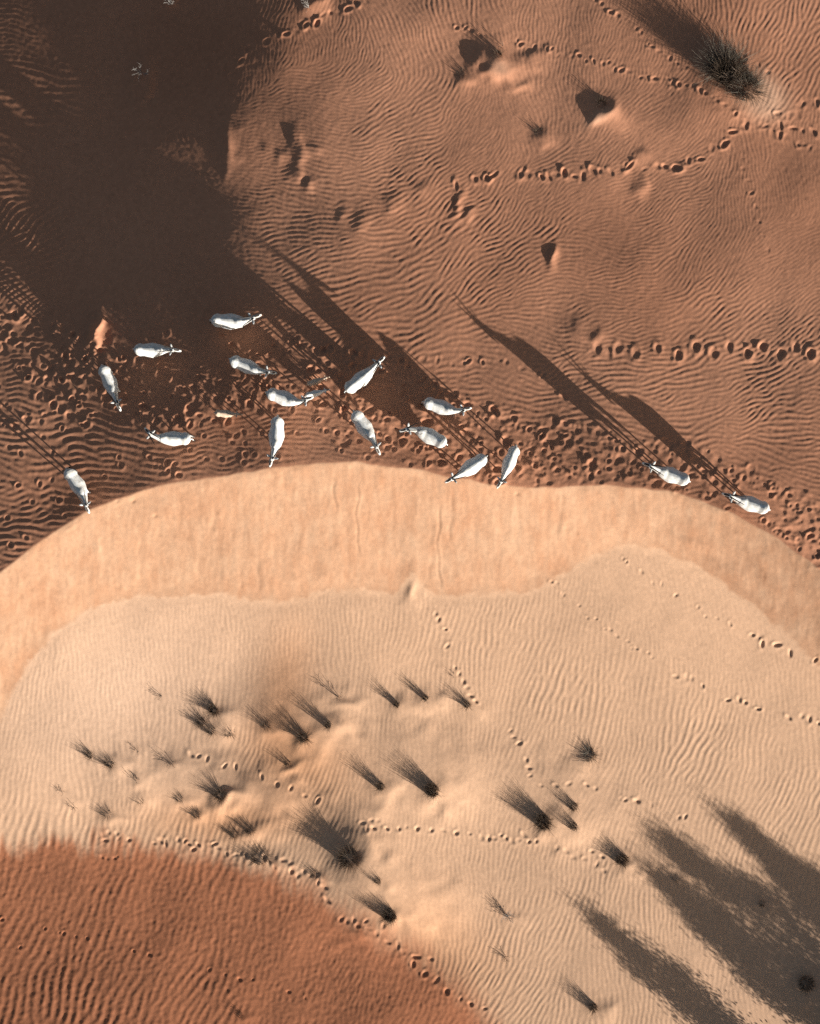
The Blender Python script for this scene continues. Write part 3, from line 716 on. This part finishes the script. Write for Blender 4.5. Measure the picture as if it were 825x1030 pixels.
tuft(216, 715, 120, .42, .9, 'dark spiky grass tuft, topmost of the cluster left of the orange drift', stems=4)
tuft(203, 727, 70, .34, .8, 'ragged grass tuft left below the topmost spiky tuft', stems=3)
tuft(213, 736, 70, .30, .9, 'low dark tuft in the lower middle of the left cluster', stems=3)
tuft(231, 737, 60, .20, 1.5, 'flattened sprawling tuft at the right end of the left cluster', stems=4)
tuft(268, 731, 50, .28, .8, 'small dark tuft at the foot of the orange drift')
tuft(306, 743, 150, .40, 1.1, 'round bushy dark tuft just right of the orange drift', stems=4)
tuft(331, 730, 70, .42, .7, 'tuft with thin curved stems above right of the round bushy tuft', stems=6)
tuft(400, 709, 70, .42, .35, 'small upright tuft with a streak shadow, left of three in a row')
tuft(429, 703, 70, .42, .4, 'upright tuft with a streak shadow, middle of three in a row')
tuft(471, 710, 60, .42, .6, 'loose tuft beside hoof prints, right of three in a row', stems=4)
tuft(290, 768, 45, .24, .7, 'tiny dark tuft below the round bushy tuft')
tuft(222, 801, 120, .36, 1.1, 'fan shaped dark tuft on a small drift at lower left', stems=3)
tuft(181, 804, 40, .2, .9, 'tiny tuft left of the fan shaped tuft')
tuft(198, 820, 60, .22, .8, 'little dark tuft below the fan shaped tuft')
tuft(91, 760, 60, .36, .7, 'wiry tuft, left half of the far left pair', stems=6)
tuft(111, 769, 90, .30, .9, 'wiry dark tuft, right half of the far left pair', stems=4)
tuft(108, 819, 40, .24, 1.0, 'small thin tuft low on the left above the red slope', stems=3)
tuft(141, 806, 25, .16, .9, 'tiny tuft between the thin low tuft and the fan shaped one')
tuft(384, 792, 90, .48, .45, 'dark tuft with a long smooth shadow right of the round drift', rad=.09)
tuft(436, 796, 220, .62, .42, 'large dark tuft with the broad streak shadow in the middle', rad=.16, stems=3)
tuft(351, 864, 260, .46, 1.0, 'big dense dark tuft in the shaded cut bank', rad=.22, stems=6)
tuft(236, 840, 70, .24, .9, 'dark tuft on the left rim of the small scooped drift', stems=2)
tuft(252, 836, 70, .24, .9, 'dark tuft on the right rim of the small scooped drift', stems=2)
tuft(262, 863, 110, .26, 1.2, 'low dark tuft where hoof prints meet the red slope', rad=.2, stems=2)
tuft(318, 880, 45, .2, .6, 'tiny tuft among prints below the big dense tuft', rad=.09)
tuft(381, 887, 60, .26, .6, 'small tuft between the big dense tuft and the one by the bright sand')
tuft(393, 922, 220, .46, .55, 'thick dark tuft beside the bright smooth sand patch', rad=.16, stems=3)
tuft(594, 760, 140, .34, 1.5, 'round greyish tuft standing alone right of centre', M_grassg, stems=8)
tuft(548, 828, 260, .66, .55, 'large dark tuft with long shadow, left of the trio right of centre', rad=.18, stems=6)
tuft(578, 812, 80, .42, .5, 'dark tuft at upper right of the trio', rad=.09)
tuft(578, 832, 80, .42, .5, 'dark tuft at lower right of the trio', rad=.09, stems=2)
tuft(627, 866, 170, .46, .5, 'dense dark tuft at the edge of the broad tree shadow', rad=.14)
tuft(598, 1014, 90, .46, .4, 'tuft with a streak shadow near the bottom edge', rad=.1, stems=3)
tuft(812, 990, 160, .42, .7, 'dark tuft inside the broad shadow at the bottom right', rad=.18, stems=4)
tuft(767, 909, 40, .22, .7, 'small tuft in the middle of the broad shadow')
tuft(681, 884, 30, .14, .9, 'tiny tuft in the upper part of the broad shadow')
tuft(243, 1022, 25, .18, .6, 'lone tiny tuft on the red slope at the bottom edge')
tuft(502, 55, 60, .22, .8, 'low dark grass on the big sand mound at the top centre', group='grass on the upper slope mounds')
tuft(606, 104, 60, .22, .8, 'low dark grass on the mound above the long trail of prints', group='grass on the upper slope mounds')
tuft(543, 133, 35, .16, .8, 'sparse grass on the small mound left of the trail bend', group='grass on the upper slope mounds')
tuft(466, 74, 35, .16, .8, 'sparse grass below left of the big top centre mound', group='grass on the upper slope mounds')
dead(340, 700, 7, .42, 1.2, 'sparse dead twigs with long thin shadow above the curved tuft')
dead(172, 768, 7, .3, 1.5, 'sprawling twigs above left of the fan shaped tuft')
dead(163, 700, 5, .3, 1.2, 'thin faint twigs above the left cluster of tufts')
dead(137, 784, 6, .26, 1.5, 'crooked dark twigs right of the far left wiry pair')
dead(137, 754, 4, .2, 1.0, 'few short twigs above the crooked dark twigs')
dead(61, 796, 5, .24, 1.3, 'bent twigs at the far left, upper of two')
dead(75, 812, 5, .24, 1.3, 'bent twigs at the far left, lower of two')
dead(510, 922, 12, .42, .9, 'bleached grey dead shrub standing low right of the bright sand patch', M_pale, .012)
dead(508, 962, 8, .28, 1.4, 'dark fallen twigs below the bleached shrub')
dead(456, 679, 7, .2, 1.6, 'ring of curled twigs beside the upright trail of prints', M_twig, .006)
dead(142, 72, 9, .40, 1.6, 'pale straggling shrub in the dark shade at upper left', M_pale, .010)
dead(505, 46, 5, .26, 1.2, 'few twigs on top of the sand mound at the top centre', M_twig, .008)
dead(172, 3, 6, .35, 1.2, 'pale shrub at the top edge in the dark shade', M_pale, .012)
dead(311, 6, 8, .40, 1.0, 'pale shrub at the top edge where the ridge prints end', M_pale, .010)

# big fountain of grass at the top right
p = pt(735, 78); p.z = ground(p.x, p.y)
bush = link(bpy.data.objects.new('desert_bush', None)); bush.location = p
for (ox, oy, n_, hh, spr, sd, mt) in [(-.38, .42, 300, .85, .9, 1, M_grassg), (-.12, .05, 300, 1.0, .6, 2, M_grass), (.74, -.42, 260, .5, 1.4, 3, M_grassg), (.1, .45, 180, .6, 1.2, 4, M_grassg), (.3, -.25, 200, .5, 1.1, 5, M_grass)]:
    v, f = tuft_mesh('clump', n_, hh, spr, mt, (.12, -.10), sd, .010, .24, .7)
    c = np_mesh('grass_clump', v, f, mt, bush); g_ = ground(p.x + ox, p.y + oy) - p.z; c.location = (ox, oy, g_)
v, f = branch_mesh(14, .9, .9, 77, .014, 2); np_mesh('woody_stems', v, f, M_twig, bush)
tag(bush, 'large grey green bush of fine grass on a pale mound at the upper right', 'bush')

# ---------------------------------------------------------------- trees beyond the lower right edge (their shadows reach into the picture)
def tree(x, y, h, crown, seed, label):
    rd = random.Random(seed); z0 = ground(x, y)
    root = link(bpy.data.objects.new('ghaf_tree', None)); root.location = (x, y, z0)
    V = []; F = []; tips = []
    def limb(p, d, L, r, lv):
        pts = [p]; rad = [r]; q = p; dd = d
        for k in range(5):
            dd = (dd + Vector((rd.uniform(-.25, .25), rd.uniform(-.25, .25), rd.uniform(-.05, .2)))).normalized()
            q = q + dd * L / 5; pts.append(q); rad.append(r * (1 - .13 * (k + 1)))
            if lv > 0 and k >= 1:
                az = rd.uniform(0, 6.28)
                limb(q, (dd * .7 + Vector((math.cos(az), math.sin(az), rd.uniform(-.1, .5)))).normalized(), L * rd.uniform(.2, .35) * (crown + .2), r * .5, lv - 1)
            if lv <= 1 and k >= 2: tips.append(q)
        v, f = tube(pts, rad, 7); o = len(V); V.extend(v); F.extend([tuple(i + o for i in ff) for ff in f])
    for st in range(2):
        limb(Vector((0, 0, -.3)), Vector((rd.uniform(-.1, .1), rd.uniform(-.1, .1), 1)).normalized(), h * .6, .11 * h / 4, 1)
    np_mesh('trunk', V, F, M_bark, root)
    LV = []; LF = []
    cl = []
    for i in range(int(46 * crown * h / 4) + 10):
        t = rd.random(); az = rd.uniform(0, 6.28); r = crown * min(1, (1 - t) * 2.6 + .25) * min(1, .5 + 2.0 * t) * rd.random() ** .55
        cl.append((Vector((math.cos(az) * r, math.sin(az) * r, .35 + (h - .5) * t)), rd.uniform(.16, .40) * (1.15 - .5 * t)))
    for i in range(int(17000 * crown * h / 4)):
        c0, cr_ = rd.choice(cl)
        c = c0 + Vector((rd.gauss(0, 1), rd.gauss(0, 1), rd.gauss(0, 1.25))) * cr_
        if c.z < .15: continue
        u = Vector((rd.uniform(-1, 1), rd.uniform(-1, 1), rd.uniform(-1, 1))).normalized(); w = u.orthogonal().normalized()
        s1, s2 = .055, .026; o = len(LV)
        LV += [c - u * s1, c + w * s2, c + u * s1, c - w * s2]; LF.append((o, o + 1, o + 2, o + 3))
    np_mesh('crown', LV, LF, M_leaf, root, smooth=False)
    return tag(root, label, 'tree', 'trees beyond the lower right edge')
def shade_spot(a, b, h):
    """ground spot whose tree top throws its shadow on pixel (a, b)"""
    q = pt(a, b); L = 0.0
    for _ in range(400):
        L += .1
        x, y = q.x + SUN_IMG[0] * L, q.y - SUN_IMG[1] * L
        if q.z + L * math.tan(math.radians(SUN_EL)) - ground(x, y) >= h: break
    return x, y
for (a, b, h, cr, sd, lab) in [(655, 876, 4.2, .85, 3, 'leafy desert tree throwing the lower left edge of the broad shadow'), (668, 842, 4.6, 1.1, 9, 'tallest leafy desert tree throwing the middle of the broad shadow'),
                               (735, 826, 4.4, .8, 21, 'leafy desert tree throwing the right finger of the broad shadow'), (770, 858, 4.0, 1.0, 31, 'desert tree farthest right beyond the picture edge'),
                               (594, 920, 3.6, .68, 14, 'slender desert tree beyond the bottom edge throwing the narrow shadow')]:
    x, y = shade_spot(a, b, h)
    tree(x, y, h, cr, sd, lab)
